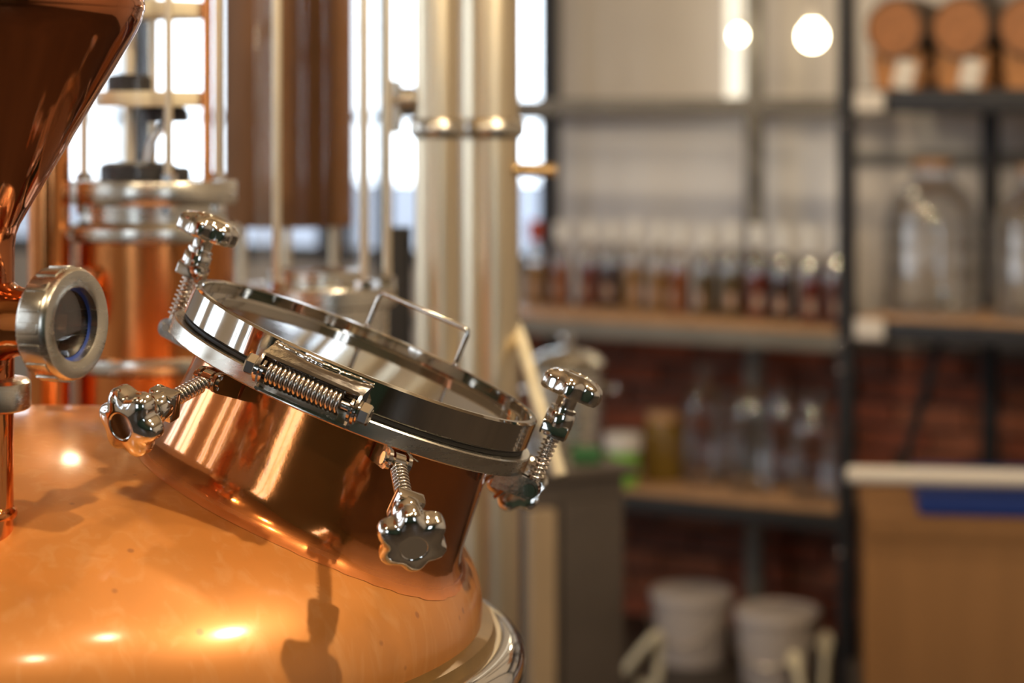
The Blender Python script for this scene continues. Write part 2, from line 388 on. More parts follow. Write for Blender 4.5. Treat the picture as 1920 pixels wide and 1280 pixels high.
def flange(b):
    prof = [(DA * .98, -.032), (DA + .018, -.030)]
    prof += [(DA + .022 + .026 * math.sin(R(a)), -.056 + .026 * math.cos(R(a))) for a in range(0, 181, 12)]
    prof += [(DA * .98, -.086)]
    lathe(b, prof, T(DC), 160)
obj('flange_ring', flange, 'chrome', still, 50)
obj('kettle_leg', lambda b: lathe(b, [(.0, 0), (.06, 0), (.06, .01), (.03, .02), (.03, DC.z - .8), (0, DC.z - .8)], T(BASE + Vector((.28, .2, 0))), 24), 'brushed', still)
obj('kettle_leg', lambda b: lathe(b, [(.0, 0), (.06, 0), (.06, .01), (.03, .02), (.03, DC.z - .8), (0, DC.z - .8)], T(BASE + Vector((-.28, .2, 0))), 24), 'brushed', still)
obj('kettle_leg', lambda b: lathe(b, [(.0, 0), (.06, 0), (.06, .01), (.03, .02), (.03, DC.z - .8), (0, DC.z - .8)], T(BASE + Vector((0, -.32, 0))), 24), 'brushed', still)
# hatch neck, blended into the dome
def neck(b):
    RN = .168; fl = math.tan(R(4)); seg = 144; rows = []
    for i in range(seg):
        a = 2 * PI * i / seg; ca, sa = math.cos(a), math.sin(a)
        top = LF @ Vector((RN * ca, RN * sa, -.05))
        rad = (LF.to_3x3() @ Vector((ca, sa, 0))); d = (rad * fl - NV).normalized()
        def f(p):
            q = p - DC; return (q.x / DA) ** 2 + (q.y / DA) ** 2 + (q.z / DB) ** 2 - 1
        s0, s1 = 0.0, .5
        s = 0
        while f(top + d * s) > 0 and s < .5: s += .002
        Q = top + d * s
        q = Q - DC; nn = Vector((q.x / DA ** 2, q.y / DA ** 2, q.z / DB ** 2)).normalized()
        td = (rad - nn * rad.dot(nn)).normalized()
        wdt = .020 - .004 * max(0, ca)
        P2 = Q + td * wdt; q = P2 - DC
        k = 1 / math.sqrt((q.x / DA) ** 2 + (q.y / DA) ** 2 + (q.z / DB) ** 2); P2 = DC + q * k * 1.001
        q = P2 - DC; n2 = Vector((q.x / DA ** 2, q.y / DA ** 2, q.z / DB ** 2)).normalized()
        den = d.dot(n2)
        sq = (P2 - top).dot(n2) / den; sq = min(max(sq, .02), s + .03)
        Qp = top + d * sq; back_ = min(.03, sq * .8)
        Pb = Qp - d * back_
        col = [top + (Pb - top) * (j / 6) for j in range(6)]
        for j in range(13):
            t = j / 12; col.append(Pb * (1 - t) ** 2 + Qp * 2 * t * (1 - t) + P2 * t * t)
        rows.append([b.verts.new(p) for p in col])
    for i in range(seg):
        A, B = rows[i], rows[(i + 1) % seg]
        for j in range(len(A) - 1): b.faces.new((A[j], A[j + 1], B[j + 1], B[j]))
hn = obj('hatch_neck', neck, 'neck', still, 60)
fa = hn.data.attributes.new('finish', 'FLOAT', 'POINT')
for i in range(len(hn.data.vertices)):
    j = i % 19; fa.data[i].value = min(1, max(0, (j - 11) / 7))
# lower ring, seal, lid
def ringprof(ri, ro, z0, z1, bv=.0015):
    return [(ri, z1), (ro - bv, z1), (ro, z1 - bv), (ro, z0 + bv), (ro - bv, z0), (ri, z0), (ri, z1)]
obj('hatch_ring', lambda b: lathe(b, ringprof(.150, .2058, -.0565, -.0385), LF, 160), 'brushed', still)
obj('hatch_seal', lambda b: lathe(b, ringprof(.150, .196, -.0386, -.0325), LF, 128), 'rubber', still)
def lidp(b):
    prof = [(0, -.0328), (LR - .002, -.0328), (LR, -.031), (LR, -.0022), (LR - .0022, 0), (LR - .0075, 0), (LR - .0088, -.0012), (LR - .0095, -.0125), (LR - .024, -.0135), (LR - .025, -.0150), (0, -.0150)]
    lathe(b, prof, LF, 192)
lidm = obj('hatch_lid', lidp, 'steel', still, 30)
obj('lid_pane', lambda b: lathe(b, [(0, -.0138), (LR - .0252, -.0138)], LF, 128), 'plate', lidm)
def rayplane(x, y, h=0.0):
    d = px(x, y, 1) - Vector((0, 0, CZ)); o = Vector((0, 0, CZ)); p = LC + NV * h
    return o + d * ((p - o).dot(NV) / d.dot(NV))
def handle(b):
    a, c = rayplane(688, 612), rayplane(846, 684)
    a = LC + (a - LC).normalized() * (LR - .0048); c = LC + (c - LC).normalized() * (LR - .0048)
    tube(b, fillet([a, a + NV * .044, c + NV * .044, c], .006), .0028, 12)
    for p in (a, c): lathe(b, [(.0042, 0), (.0042, .0015), (.003, .004)], frame(p, NV), 16)
obj('handle', handle, 'chrome', lidm, 40)
# hinge with torsion spring
HPH = -99
HF = LF @ Matrix.Rotation(R(HPH + 90), 4, 'Z')             # x along the rim, -y outwards
def hbracket(b):
    w2, t = .054, .003
    rr = LR
    y0, y1 = -rr + .004, -rr - .028
    pts = [(y0, -.006), (y1, -.0135), (y1 - .001, -.0165), (y0, -.009)]
    bm_m = HF @ Matrix(((0, 0, 1, 0), (1, 0, 0, 0), (0, 1, 0, 0), (0, 0, 0, 1)))   # poly (y,z) extruded along x
    prism(b, pts, -w2, w2, bm_m)
    cy, cz = -rr - .022, -.031
    for s in (-1, 1):
        poly = [(y0 - .004, -.007), (y1 - .0005, -.0138)] + [(cy + .0145 * math.cos(R(a)), cz + .0145 * math.sin(R(a))) for a in range(160, 341, 20)] + [(y0 - .004, -.030)]
        prism(b, poly, s * w2 - (t if s > 0 else 0), s * w2 + (0 if s > 0 else t), bm_m)
hb = obj('hinge_bracket', hbracket, 'brackt', lidm, 30)
def bead(b):
    n = 40
    pts = [(-.054 + .108 * i / n, -math.sqrt(LR ** 2 - (-.054 + .108 * i / n) ** 2) - .0006, -.0062 + random.uniform(-.0004, .0004)) for i in range(n + 1)]
    tube(b, pts, [.0026 + random.uniform(-.0005, .0007) for _ in pts], 8, HF)
obj('weld_bead', bead, 'chrome', lidm, 60)
def hlower(b):
    w2, t = .049, .0028; rr = LR
    bm_m = HF @ Matrix(((0, 0, 1, 0), (1, 0, 0, 0), (0, 1, 0, 0), (0, 0, 0, 1)))
    cy, cz = -rr - .022, -.031
    for s in (-1, 1):
        poly = [(-rr - .004, -.040), (cy + .006, cz + .011)] + [(cy + .013 * math.cos(R(a)), cz + .013 * math.sin(R(a))) for a in range(70, 261, 20)] + [(cy - .002, -.052), (-rr - .003, -.0545)]
        prism(b, poly, s * w2 - (t if s > 0 else 0), s * w2 + (0 if s > 0 else t), bm_m)
    prism(b, [(-rr - .003, -.0505), (cy - .008, -.0475), (cy - .0085, -.0500), (-rr - .003, -.0545)], -w2, w2, bm_m)
hl = obj('hinge_bracket', hlower, 'brackt', still, 30, 'lower steel hinge bracket on the hatch ring')
HA = HF @ T((0, -LR - .022, -.031)) @ Matrix.Rotation(R(90), 4, 'Y')   # z along hinge axis
turns = 16; L_ = .080
def coil(b): tube(b, [(.0108 * math.cos(2 * PI * i / 22), .0108 * math.sin(2 * PI * i / 22), -.045 + L_ * i / (22 * turns)) for i in range(22 * turns + 1)], .00232, 10, HA)
obj('hinge_spring', coil, 'spring', hl, 60)
obj('hinge_axle', lambda b: tube(b, [(0, 0, -.066), (0, 0, .066)], .0058, 20, HA), 'brackt', hl)
def hexhead(s):
    def f(b):
        for (z0, z1, r) in ((.0545, .0562, .0115),): tube(b, [(0, 0, s * z0), (0, 0, s * z1)], r, 24, HA)
        lathe(b, [(.0, s * .0562), (.0100, s * .0562), (.0112, s * .0572), (.0112, s * .0655), (.0098, s * .0672), (.0072, s * .0674), (.006, s * .066), (0, s * .066)], HA @ Matrix.Rotation(R(12), 4, 'Z'), 6)
    return f
for s in (-1, 1): obj('hex_bolt', hexhead(s), 'chrome', hl, 25)

# swing clamps
def clamp(piv, d, xh, out):
    """piv: pivot point, d: bolt direction, xh: pin axis, out: outward direction from the neck"""
    m = frame(piv, d, xh)
    def rod(b):
        prof = [(0, .004)]
        z = .004
        while z < .064: prof += [(.0050, z), (.0059, z + .0009), (.0050, z + .0018)]; z += .0018
        prof += [(.0050, .066), (0, .066)]
        lathe(b, prof, m, 20)
        tube(b, [(-.0055, 0, 0), (.0055, 0, 0)], .0095, 24, m)       # eye
    c = obj('swing_bolt', rod, 'chrome', still, 50)
    obj('bolt_spring', lambda b: tube(b, [(.0076 * math.cos(2 * PI * i / 16), .0076 * math.sin(2 * PI * i / 16), .012 + .046 * i / (16 * 9)) for i in range(16 * 9 + 1)], .0012, 8, m), 'spring', c, 60)
    def collar(b):
        box(b, (0, 0, .068), (.029, .029, .016), m, .003)
        lathe(b, [(.0, .072), (.0150, .072), (.0156, .0735), (.0156, .0865), (.0148, .088), (.0125, .088), (.0125, .090), (.0142, .0905), (.0142, .093), (.0105, .094), (0, .094)], m, 40)
    obj('collar_nut', collar, 'chrome', c, 30)
    def knob(b):
        seg = 120
        def ring(z, s, lob, R0=.0352):
            return [b.verts.new(m @ Vector((*(Vector((math.cos(2 * PI * i / seg), math.sin(2 * PI * i / seg))) * R0 * s * (1 - lob * (.5 - .5 * math.cos(6 * 2 * PI * i / seg)) ** 1.3)), z))) for i in range(seg)]
        rows = [ring(.092, .30, 0), ring(.1035, .31, 0), ring(.105, .34, 0), ring(.1055, .72, .10), ring(.1065, .93, .16), ring(.1085, .99, .18), ring(.1105, 1, .19), ring(.1195, 1, .19), ring(.1220, .985, .19),
                ring(.1245, .94, .18), ring(.1275, .82, .14), ring(.1300, .62, .08), ring(.1312, .46, .02), ring(.1316, .40, 0), ring(.1312, .375, 0), ring(.1306, .36, 0)]
        for A, B in zip(rows, rows[1:]):
            for i in range(seg): b.faces.new((A[i], A[(i + 1) % seg], B[(i + 1) % seg], B[i]))
        b.faces.new(rows[0][::-1]); b.faces.new(rows[-1])
    obj('star_knob', knob, 'chrome', c, 40)
    o3 = Vector(out).normalized(); xa = m.to_3x3() @ Vector((1, 0, 0))
    def pin(b):
        tube(b, [(-.0145, 0, 0), (.0145, 0, 0)], .0042, 16, m)
        tube(b, [(-.0165, 0, 0), (-.0145, 0, 0)], .0066, 16, m)
        tube(b, fillet([Vector((.0135, -.006, .004)), Vector((.0135, .008, -.004)), Vector((.0165, .012, .006))], .002, 3), .0008, 6, m)
    obj('pivot_pin', pin, 'chrome', c, 40)
    def lug(b):
        for s in (-1, 1):
            cx = Vector(piv) + xa * s * .0105
            lm = frame(cx, xa, o3)                                    # z = pin axis, x = outwards
            poly = [(-.040, -.012), (-.040, .013)] + [(.0095 * math.cos(R(a)), .0105 * math.sin(R(a))) for a in range(90, -91, -20)]
            prism(b, poly, -.002, .002, lm)
    obj('clamp_lug', lug, 'brackt', c, 40)
    return c
def outw(phi): return (lid(phi, 1, 0) - LC)
def tang(phi): return outw(phi + 90)
ZP = -.067
def clamp_at(phi, d, r=.2135):
    clamp(lid(phi, r, ZP), d, tang(phi), outw(phi))
def pdir(p, x, y, ln):
    Y = p.y
    while (px(x, y, Y) - p).length < ln and Y > p.y - ln: Y -= .0005
    return (px(x, y, Y) - p).normalized()
clamp_at(-9, NV, .2195)
clamp_at(166, NV - Vector((.02, 0, 0)), .2185)
pL = lid(-128, .2135, ZP); clamp_at(-128, pdir(pL, 243, 790, .118))
pFr = lid(-70, .2135, ZP); clamp_at(-70, pdir(pFr, 773, 1012, .118))
pB = lid(16, .2135, ZP); clamp_at(16, Vector((-.02, .75, -.22)))

# ------------------------------------------------------------------ helmet, pipe and sight glass of the still
HY = 2.03
def hz(y): return CZ - (y - HZ) / F * HY
HX = (-30 - 960) / F * HY; ks = HY / F
HM = T((HX, HY, 0))
hel = obj('helmet', lambda b: lathe(b, [(.0, hz(-560)), (120 * ks, hz(-555)), (230 * ks, hz(-470)), (292 * ks, hz(-330)), (297 * ks, hz(-200)), (297 * ks, hz(6)), (296 * ks, hz(22)), (291 * ks, hz(38)), (283 * ks, hz(56)), (270 * ks, hz(79)),
      (176 * ks, hz(236)), (84 * ks, hz(390)), (66 * ks, hz(421)), (59 * ks, hz(440)), (56.5 * ks, hz(462)), (56 * ks, hz(500)), (56 * ks, hz(712))], HM, 128), 'helmet', still, 50)
obj('helmet_seam', lambda b: lathe(b, [(297 * ks, hz(2)), (298.4 * ks, hz(6)), (298.4 * ks, hz(16)), (297 * ks, hz(20))], HM, 96), 'helmet', hel)
obj('down_pipe', lambda b: lathe(b, [(55 * ks, hz(765)), (54.5 * ks, hz(1000)), (54 * ks, hz(1010))], HM, 64), 'copper', still)
obj('pipe_ferrule', lambda b: lathe(b, [(54 * ks, hz(708)), (80 * ks, hz(710)), (86 * ks, hz(716)), (87 * ks, hz(722)), (87 * ks, hz(758)), (85 * ks, hz(765)), (78 * ks, hz(769)), (54 * ks, hz(770))], HM, 64), 'brushed', still)
obj('pipe_weld', lambda b: lathe(b, [(55 * ks, hz(950)), (59 * ks, hz(954)), (62 * ks, hz(962)), (60 * ks, hz(970))], HM, 64), 'copper', still)
sd = Vector((.915, -.40, 0)).normalized(); so = Vector((HX, HY, hz(600)))
sf = frame(so, sd, (0, 0, 1))
def stub(b):
    r = 63 * ks
    lathe(b, [(r * 1.25, .022), (r * 1.10, .031), (r * 1.02, .038), (r, .046), (r, .078)], sf, 64)
obj('sight_stub', stub, 'copper', still)
def sring(b):
    seg = 32; ro = 104 * ks; ri = 60 * ks
    lathe(b, [(63 * ks, .074), (ro * .93, .074), (ro * .985, .078), (ro, .082), (ro, .104), (ro * .985, .108), (ro * .94, .110), (ro * .72, .111), (ri * 1.02, .111), (ri, .1095), (ri, .099), (0, .099)], sf, 10)
def sring2(b):
    ro = 104 * ks; ri = 68 * ks
    poly = [(ro * (1 - .012 * (1 if (i // 3) % 2 else 0)) * math.cos(2 * PI * i / 60), ro * (1 - .012 * (1 if (i // 3) % 2 else 0)) * math.sin(2 * PI * i / 60)) for i in range(60)]
    lathe(b, [(ri * .9, .073), (ro * .94, .073), (ro * .99, .076)] + [(ro, .078), (ro, .100), (ro * .985, .104), (ro * .95, .1065), (ri * 1.08, .1065), (ri, .105), (ri, .094), (ri * .9, .073)], sf, 72)
    for i in range(16):
        a = 2 * PI * i / 16
        p = sf @ Matrix.Rotation(a, 4, 'Z')
        box(b, (ro - .0002, 0, .089), (.0032, .011, .022), p, .001)
sg = obj('sight_ring', sring2, 'brushed', still, 30)
obj('sight_pane', lambda b: lathe(b, [(0, .096), (68 * ks, .096), (68 * ks, .0945), (0, .0945)], sf, 64), 'sight', sg)
obj('sight_seal', lambda b: lathe(b, [(62 * ks, .0965), (68 * ks, .0975), (68 * ks, .094), (62 * ks, .094)], sf, 64), 'blue', sg, label='dark blue seal round the sight glass')

# ------------------------------------------------------------------ left column: copper body, glass section
CY = 3.10; kc = CY / F
def cz(y): return CZ - (y - HZ) / F * CY
CX = (288 - 960) / F * CY; CM = T((CX, CY, 0))
col1 = thing('distilling_column', 'copper distilling column with a glass section, standing behind the sight glass', 'column', (CX, CY, 0))
rb = 150 * kc
obj('column_body', lambda b: lathe(b, [(rb, 0), (rb, cz(700)), (rb, cz(445))], CM, 96), 'coppermat', col1)
for yy, ang in ((434, 0), (673, 0)):
    cl = obj('pipe_clamp', lambda b, yy=yy: lathe(b, [(rb, cz(yy - 16)), (rb + .005, cz(yy - 16)), (rb + .009, cz(yy - 11)), (rb + .010, cz(yy)), (rb + .009, cz(yy + 11)), (rb + .005, cz(yy + 16)), (rb, cz(yy + 16))], CM, 96), 'brushed', col1)
    q = CM @ Matrix.Rotation(R(-152), 4, 'Z')
    def lugf(b, yy=yy, q=q):
        for s in (-1, 1):
            for (dx, dz, sx, sz) in ((0, .009, .024, .006), (0, -.009, .024, .006), (-.009, 0, .006, .024), (.009, 0, .006, .024)):
                box(b, (rb + .020 + dx * 0, s * .012 + 0, cz(yy) + dz), (.024, .007, sz if dx == 0 else .012), q, .001)
            box(b, (rb + .028, s * .012, cz(yy)), (.007, .007, .024), q)
    obj('clamp_lug', lugf, 'chrome', cl)
    obj('clamp_bolt', lambda b, yy=yy, q=q: tube(b, [(rb + .018, -.03, cz(yy)), (rb + .018, .036, cz(yy))], .005, 12, q), 'chrome', cl)
obj('column_neck', lambda b: lathe(b, [(rb, cz(450)), (rb - .004, cz(420)), (rb - .012, cz(412)), (rb - .012, cz(380)), (rb * .6, cz(378))], CM, 96), 'brushed', col1)
obj('column_flange', lambda b: lathe(b, [(rb * .55, cz(382)), (154 * kc, cz(381)), (155 * kc, cz(379)), (155 * kc, cz(340)), (154 * kc, cz(338)), (rb * .55, cz(337))], CM, 96), 'brushed', col1, 30)
GT = cz(-330)
obj('column_flange', lambda b: lathe(b, [(0, GT + .04), (154 * kc, GT + .04), (155 * kc, GT + .038), (155 * kc, GT + .001), (154 * kc, GT), (0, GT)], CM, 96), 'brushed', col1, 30)
obj('glass_tube', lambda b: lathe(b, [(112 * kc, cz(337)), (112 * kc, GT)], CM, 96), 'glass', col1)
rr_ = 135 * kc
for a in (-150, -69, -20, 100):
    rp = CM @ Matrix.Rotation(R(a), 4, 'Z') @ T((rr_, 0, 0))
    rd = obj('tie_rod', lambda b, rp=rp: tube(b, [(0, 0, cz(336)), (0, 0, GT)], .0062, 16, rp), 'pipe', col1)
    obj('nut', lambda b, rp=rp: lathe(b, [(0, cz(322)), (.010, cz(322)), (.012, cz(324)), (.012, cz(336)), (0, cz(337))], rp, 6), 'chrome', rd, 25)
    obj('nut', lambda b, rp=rp: lathe(b, [(0, cz(398)), (.010, cz(397)), (.011, cz(395)), (.011, cz(382)), (0, cz(382))], rp, 6), 'chrome', rd, 25)
for yy in (20, 186):
    obj('tray_plate', lambda b, yy=yy: lathe(b, [(0, cz(yy + 14)), (107 * kc, cz(yy + 14)), (108 * kc, cz(yy + 12)), (108 * kc, cz(yy - 12)), (107 * kc, cz(yy - 14)), (0, cz(yy - 14))], CM, 64), 'cream', col1)
for (dx, dy, y0, y1, r) in ((-42, -20, 140, 172, 42), (22, -10, 200, 229, 44), (-30, 10, 304, 338, 72), (40, -20, 312, 338, 32)):
    obj('bubble_cap', lambda b, a=(dx, dy, y0, y1, r): lathe(b, [(0, cz(a[2])), (a[4] * kc * .8, cz(a[2])), (a[4] * kc, cz(a[2] + 6)), (a[4] * kc, cz(a[3])), (0, cz(a[3]))], T((CX + a[0] * kc, CY + a[1] * kc, 0)), 32), 'dark', col1)
obj('inner_tube', lambda b: tube(b, [(CX - 45 * kc, CY, cz(338)), (CX - 45 * kc, CY, GT)], .008, 16), 'pipe', col1)
obj('inner_tube', lambda b: tube(b, fillet([Vector((CX - 10 * kc, CY, cz(305))), Vector((CX - 5 * kc, CY, cz(262))), Vector((CX + 30 * kc, CY, cz(225)))], .02), .007, 16), 'chrome', col1)
obj('riser_tube', lambda b: tube(b, [(CX + 109 * kc, CY - .045, cz(338)), (CX + 109 * kc, CY - .045, GT)], 9 * kc, 20), 'copper', col1)
# copper side pipe with its ferrule stub
SY = 3.02
SX = (92 - 960) / F * SY
sp_ = obj('side_pipe', lambda b: lathe(b, [(38 * kc, .0), (38 * kc, cz(520)), (38 * kc, cz(-330)), (0, cz(-331))], T((SX, SY, 0)), 48), 'copper', col1)
sv = Vector((.80, -.60, 0)).normalized(); s0 = Vector((SX, SY, CZ - (556 - HZ) / F * SY)); sf2 = frame(s0, sv, (0, 0, 1))
obj('side_stub', lambda b: lathe(b, [(.034, .0), (.034, .05), (.036, .062), (.036, .07), (.024, .078), (0, .08)], sf2, 48), 'coppermat', sp_)
obj('ferrule_clamp', lambda b: lathe(b, [(.034, .05), (.043, .051), (.045, .055), (.045, .064), (.042, .069), (.036, .070)], sf2, 48), 'brushed', sp_)
obj('wing_nut', lambda b: (box(b, (.0, -.052, .060), (.012, .018, .012), sf2, .002), tube(b, [(0, -.045, .06), (0, -.072, .06)], .004, 10, sf2), box(b, (0, -.066, .06), (.022, .004, .008), sf2, .001)), 'chrome', sp_)

# ------------------------------------------------------------------ middle: hanging copper condenser and glass column
Y2 = 4.1; k2 = Y2 / F
def c2(y): return CZ - (y - HZ) / F * Y2
K2 = T(((540 - 960) / F * Y2, Y2, 0))
cond = thing('copper_condenser', 'wide brown copper condenser cylinder behind the glass column', 'condenser', K2.translation)
obj('condenser_shell', lambda b: lathe(b, [(0, c2(424)), (118 * k2, c2(422)), (121 * k2, c2(416)), (121 * k2, c2(-700)), (0, c2(-701))], K2, 96), 'copperdull', cond)
for a in (35, 155, 275):
    lp = K2 @ Matrix.Rotation(R(a), 4, 'Z') @ T((100 * k2, 0, 0))
    obj('leg', lambda b, lp=lp: tube(b, [(0, 0, 0), (0, 0, c2(420))], .009, 12, lp), 'pipe', cond)
Y3 = 3.3; k3 = Y3 / F
def c3(y): return CZ - (y - HZ) / F * Y3
X3 = (590 - 960) / F * Y3; K3 = T((X3, Y3, 0))
col2 = thing('glass_column', 'clear glass column with tall tie rods on a steel base behind the hatch lid', 'column', K3.translation)
obj('base_body', lambda b: lathe(b, [(0, 0), (130 * k3, 0), (130 * k3, c3(800)), (138 * k3, c3(640)), (138 * k3, c3(566)), (0, c3(566))], K3, 96), 'brushed', col2)
obj('base_flange', lambda b: lathe(b, [(130 * k3, c3(572)), (150 * k3, c3(570)), (152 * k3, c3(567)), (152 * k3, c3(536)), (150 * k3, c3(533)), (120 * k3, c3(532)), (0, c3(532))], K3, 96), 'brushed', col2, 30)
G3 = c3(-420)
obj('glass_tube', lambda b: lathe(b, [(112 * k3, c3(532)), (112 * k3, G3)], K3, 96), 'glass', col2)
obj('top_flange', lambda b: lathe(b, [(0, G3), (150 * k3, G3), (152 * k3, G3 + .003), (152 * k3, G3 + .03), (150 * k3, G3 + .033), (0, G3 + .033)], K3, 96), 'brushed', col2, 30)
for a in (-115, -43, 5):
    rp = K3 @ Matrix.Rotation(R(a), 4, 'Z') @ T((136 * k3, 0, 0))
    rd = obj('tie_rod', lambda b, rp=rp: tube(b, [(0, 0, c3(534)), (0, 0, G3)], .0070, 16, rp), 'pipe', col2)
    obj('nut', lambda b, rp=rp: lathe(b, [(0, c3(518)), (.011, c3(518)), (.013, c3(520)), (.013, c3(532)), (0, c3(533))], rp, 6), 'chrome', rd, 25)
obj('inner_tray', lambda b: lathe(b, [(0, c3(505)), (90 * k3, c3(505)), (90 * k3, c3(531)), (0, c3(531))], K3, 48), 'brushed', col2)
# dark square upright beside it, standing in for a pipe in shadow
bp_ = px(748, 700, 3.9)
tag(obj('shaded_pipe', lambda b: (box(b, (bp_.x, 3.9, .71), (.045, .045, 1.40), I4, .004), box(b, (bp_.x, 3.9, .008), (.11, .11, .016), I4, .003)), 'dark'), 'short black upright standing in for a shaded pipe behind the hatch handle', 'post')

def smooth(pts, n=6):
    out = []
    for i in range(len(pts) - 1):
        p0, p1, p2, p3 = pts[max(i - 1, 0)], pts[i], pts[i + 1], pts[min(i + 2, len(pts) - 1)]
        for j in range(n):
            t = j / n
            out.append(.5 * ((2 * p1) + (p2 - p0) * t + (2 * p0 - 5 * p1 + 4 * p2 - p3) * t * t + (3 * p1 - p0 - 3 * p2 + p3) * t ** 3))
    out.append(pts[-1]); return out

# ------------------------------------------------------------------ two tall steel pipes
def tall_pipe(pxc, Y, rp, label, lever=False):
    k = Y / F; x = (pxc - 960) / F * Y; m = T((x, Y, 0))
    def zz(y): return CZ - (y - HZ) / F * Y
    t = thing('steel_pipe', label, 'pipe', (x, Y, 0))
    obj('pipe_tube', lambda b: lathe(b, [(rp * k * 1.6, 0), (rp * k * 1.6, .012), (rp * k, .014), (rp * k, zz(240)), (rp * k, CEIL)], m, 64), 'pipe', t)
    obj('collar', lambda b: lathe(b, [(rp * k, zz(222)), (rp * k + 7 * k, zz(225)), (rp * k + 11 * k, zz(233)), (rp * k + 11 * k, zz(249)), (rp * k + 7 * k, zz(257)), (rp * k, zz(260))], m, 64), 'brushed', t)
    if lever:
        obj('lever', lambda b: tube(b, fillet([Vector((x + rp * k * .6, Y - .02, zz(317))), Vector((x + 62 * k, Y - .02, zz(317))), Vector((x + 125 * k, Y - .03, zz(319)))], .01), 13 * k, 16), 'lever', t, label='brass-coloured valve lever')
    return t
tall_pipe(820, 3.60, 42, 'slimmer left one of the two tall steel pipes, with a collar')
tall_pipe(918, 3.71, 56, 'thicker right one of the two tall steel pipes, with a valve lever', True)
sp2 = bpy.data.objects['steel_pipe.001']
hp = [px(966, 612, 3.71), px(975, 632, 3.695), px(984, 660, 3.66), px(996, 705, 3.60), px(1012, 765, 3.44), px(1032, 830, 3.42), px(1049, 892, 3.40)]
obj('glint_tube', lambda b: tube(b, smooth(hp), .0115, 14), 'cream', sp2, label='cream curved tube standing in for a row of highlights by the pipe')  # cream tube in place of blurred highlights along a curved edge

# small copper branch pipe between the slim pipe and the glass column
bq = [px(790, 187, 3.60), px(752, 187, 3.60), px(715, 190, 3.60)]
obj('branch_pipe', lambda b: (tube(b, bq, .013, 14), tube(b, [px(742, 150, 3.60), px(742, 250, 3.60)], .011, 14), lathe(b, [(.016, -.012), (.022, -.01), (.022, .01), (.016, .012)], frame(px(765, 187, 3.6), (1, 0, 0)), 24)), 'brushed', bpy.data.objects['steel_pipe'])
# ------------------------------------------------------------------ shelf racks
ZM, ZL, ZU = .978, .470, 1.648
rack = thing('shelf_rack', 'black steel shelf rack with wooden shelves full of bottles', 'shelf', rk(-.6, .2, 0))
XP = -1.172; XE = -1.56
for (x, y, mt, w_) in ((-.003, 0, 'rackblack', .044), (XP, 0, 'rackblack', .04), (XP, .40, 'rackblack', .04), (XE, 0, 'rackblack', .04), (XE, .40, 'rackblack', .04), (-.458, .40, 'rail_litrack', .05)):  # grey rear post: lit tone of the black steel put into its colour
    obj('post', lambda b, x=x, y=y, w_=w_: box(b, (x, y, 1.45), (w_, .04, 2.9), RK, .003), mt, rack)
for z in (ZU, ZM, ZL):
    for y in (0, .40):
        obj('beam', lambda b, y=y, z=z: box(b, (XE / 2, y, z), (-XE - .044, .034, .048), RK, .003), 'rail_litrack' if z != ZL else 'rackblack', rack)  # beams above the lowest take the painted lit tone
for z in (ZM, ZL):
    obj('shelf_board', lambda b, z=z: box(b, (XE / 2, .2, z + .033), (-XE - .05, .36, .018), RK, .003), 'wood', rack)
for (yy, dx) in ((640, -12), (692, -22), (232, -8), (895, 16), (1035, -20)):
    zb = CZ - (yy - HZ) / F * 6
    obj('bolt_head', lambda b, zb=zb, dx=dx: lathe(b, [(.0, .010), (.005, .009), (.009, .005), (.010, 0)], frame(rk(dx * .0007, -.021, zb), RK.to_3x3() @ Vector((0, -1, 0))), 16), 'chrome', rack)
rack2 = thing('shelf_rack', 'black steel rack bay on the right holding barrels above big glass jars', 'shelf', rk(.55, .2, 0))
Z2U, Z2M = 1.655, 1.022
for (x, y) in ((1.05, 0), (1.05, .42), (rx(1857, .42), .42)):
    obj('post', lambda b, x=x, y=y: box(b, (x, y, 1.45), (.044, .04, 2.9), RK, .003), 'rackblack', rack2)
for z in (Z2U, Z2M):
    for y in (0, .42):
        obj('beam', lambda b, y=y, z=z: box(b, (.535, y, z), (.99, .04, .055), RK, .003), 'rackblack', rack2)
    obj('shelf_board', lambda b, z=z: box(b, (.535, .21, z + .032), (.99, .44, .012), RK, .002), 'wood' if z == Z2M else 'rackblack', rack2)
obj('beam_cap', lambda b: box(b, (.075, -.028, Z2U + .004), (.085, .02, .055), RK, .006), 'paper', rack2)
obj('beam_cap', lambda b: box(b, (.075, -.028, Z2M + .004), (.085, .02, .055), RK, .006), 'paper', rack2)
obj('brace', lambda b: tube(b, [rk(rx(1768, .2), .2, Z2M - .02), rk(rx(1690, .2), .2, .60), rk(rx(1672, .2), .2, .45), rk(.05, .4, .3)], .014, 10), 'rackblack', rack2)

# bottles
def bottle(liq, h=.27, r=.036, fill=.50, capm='capglint'):
    t = thing('bottle', '', 'bottle', (0, 0, 0), 'spirit bottles on the wooden shelf')
    obj('glass_body', lambda b: lathe(b, [(0, 0), (r * .95, 0), (r, .004), (r, h * .56), (r * .9, h * .63), (r * .5, h * .71), (r * .40, h * .76), (r * .40, h * .93), (r * .46, h * .935), (r * .46, h * .95), (0, h * .95)], I4, 32), 'spirit', t)
    obj('liquid', lambda b: lathe(b, [(0, .005), (r * .90, .005), (r * .92, .008), (r * .92, h * fill), (0, h * fill)], I4, 24), 'liq_' + liq, t)
    obj('cap', lambda b: lathe(b, [(r * .5, h * .76), (r * .56, h * .765), (r * .58, h * .99), (r * .5, h), (0, h)], I4, 24), capm, t)  # cap drawn long and white, also standing for daylight glints on the glass
    obj('paper_label', lambda b: lathe(b, [(r * 1.01, h * .12), (r * 1.01, h * .27)], I4, 12, R(-110), R(-70)), 'labelpink', t)
    return t
ZS = ZM + .0425
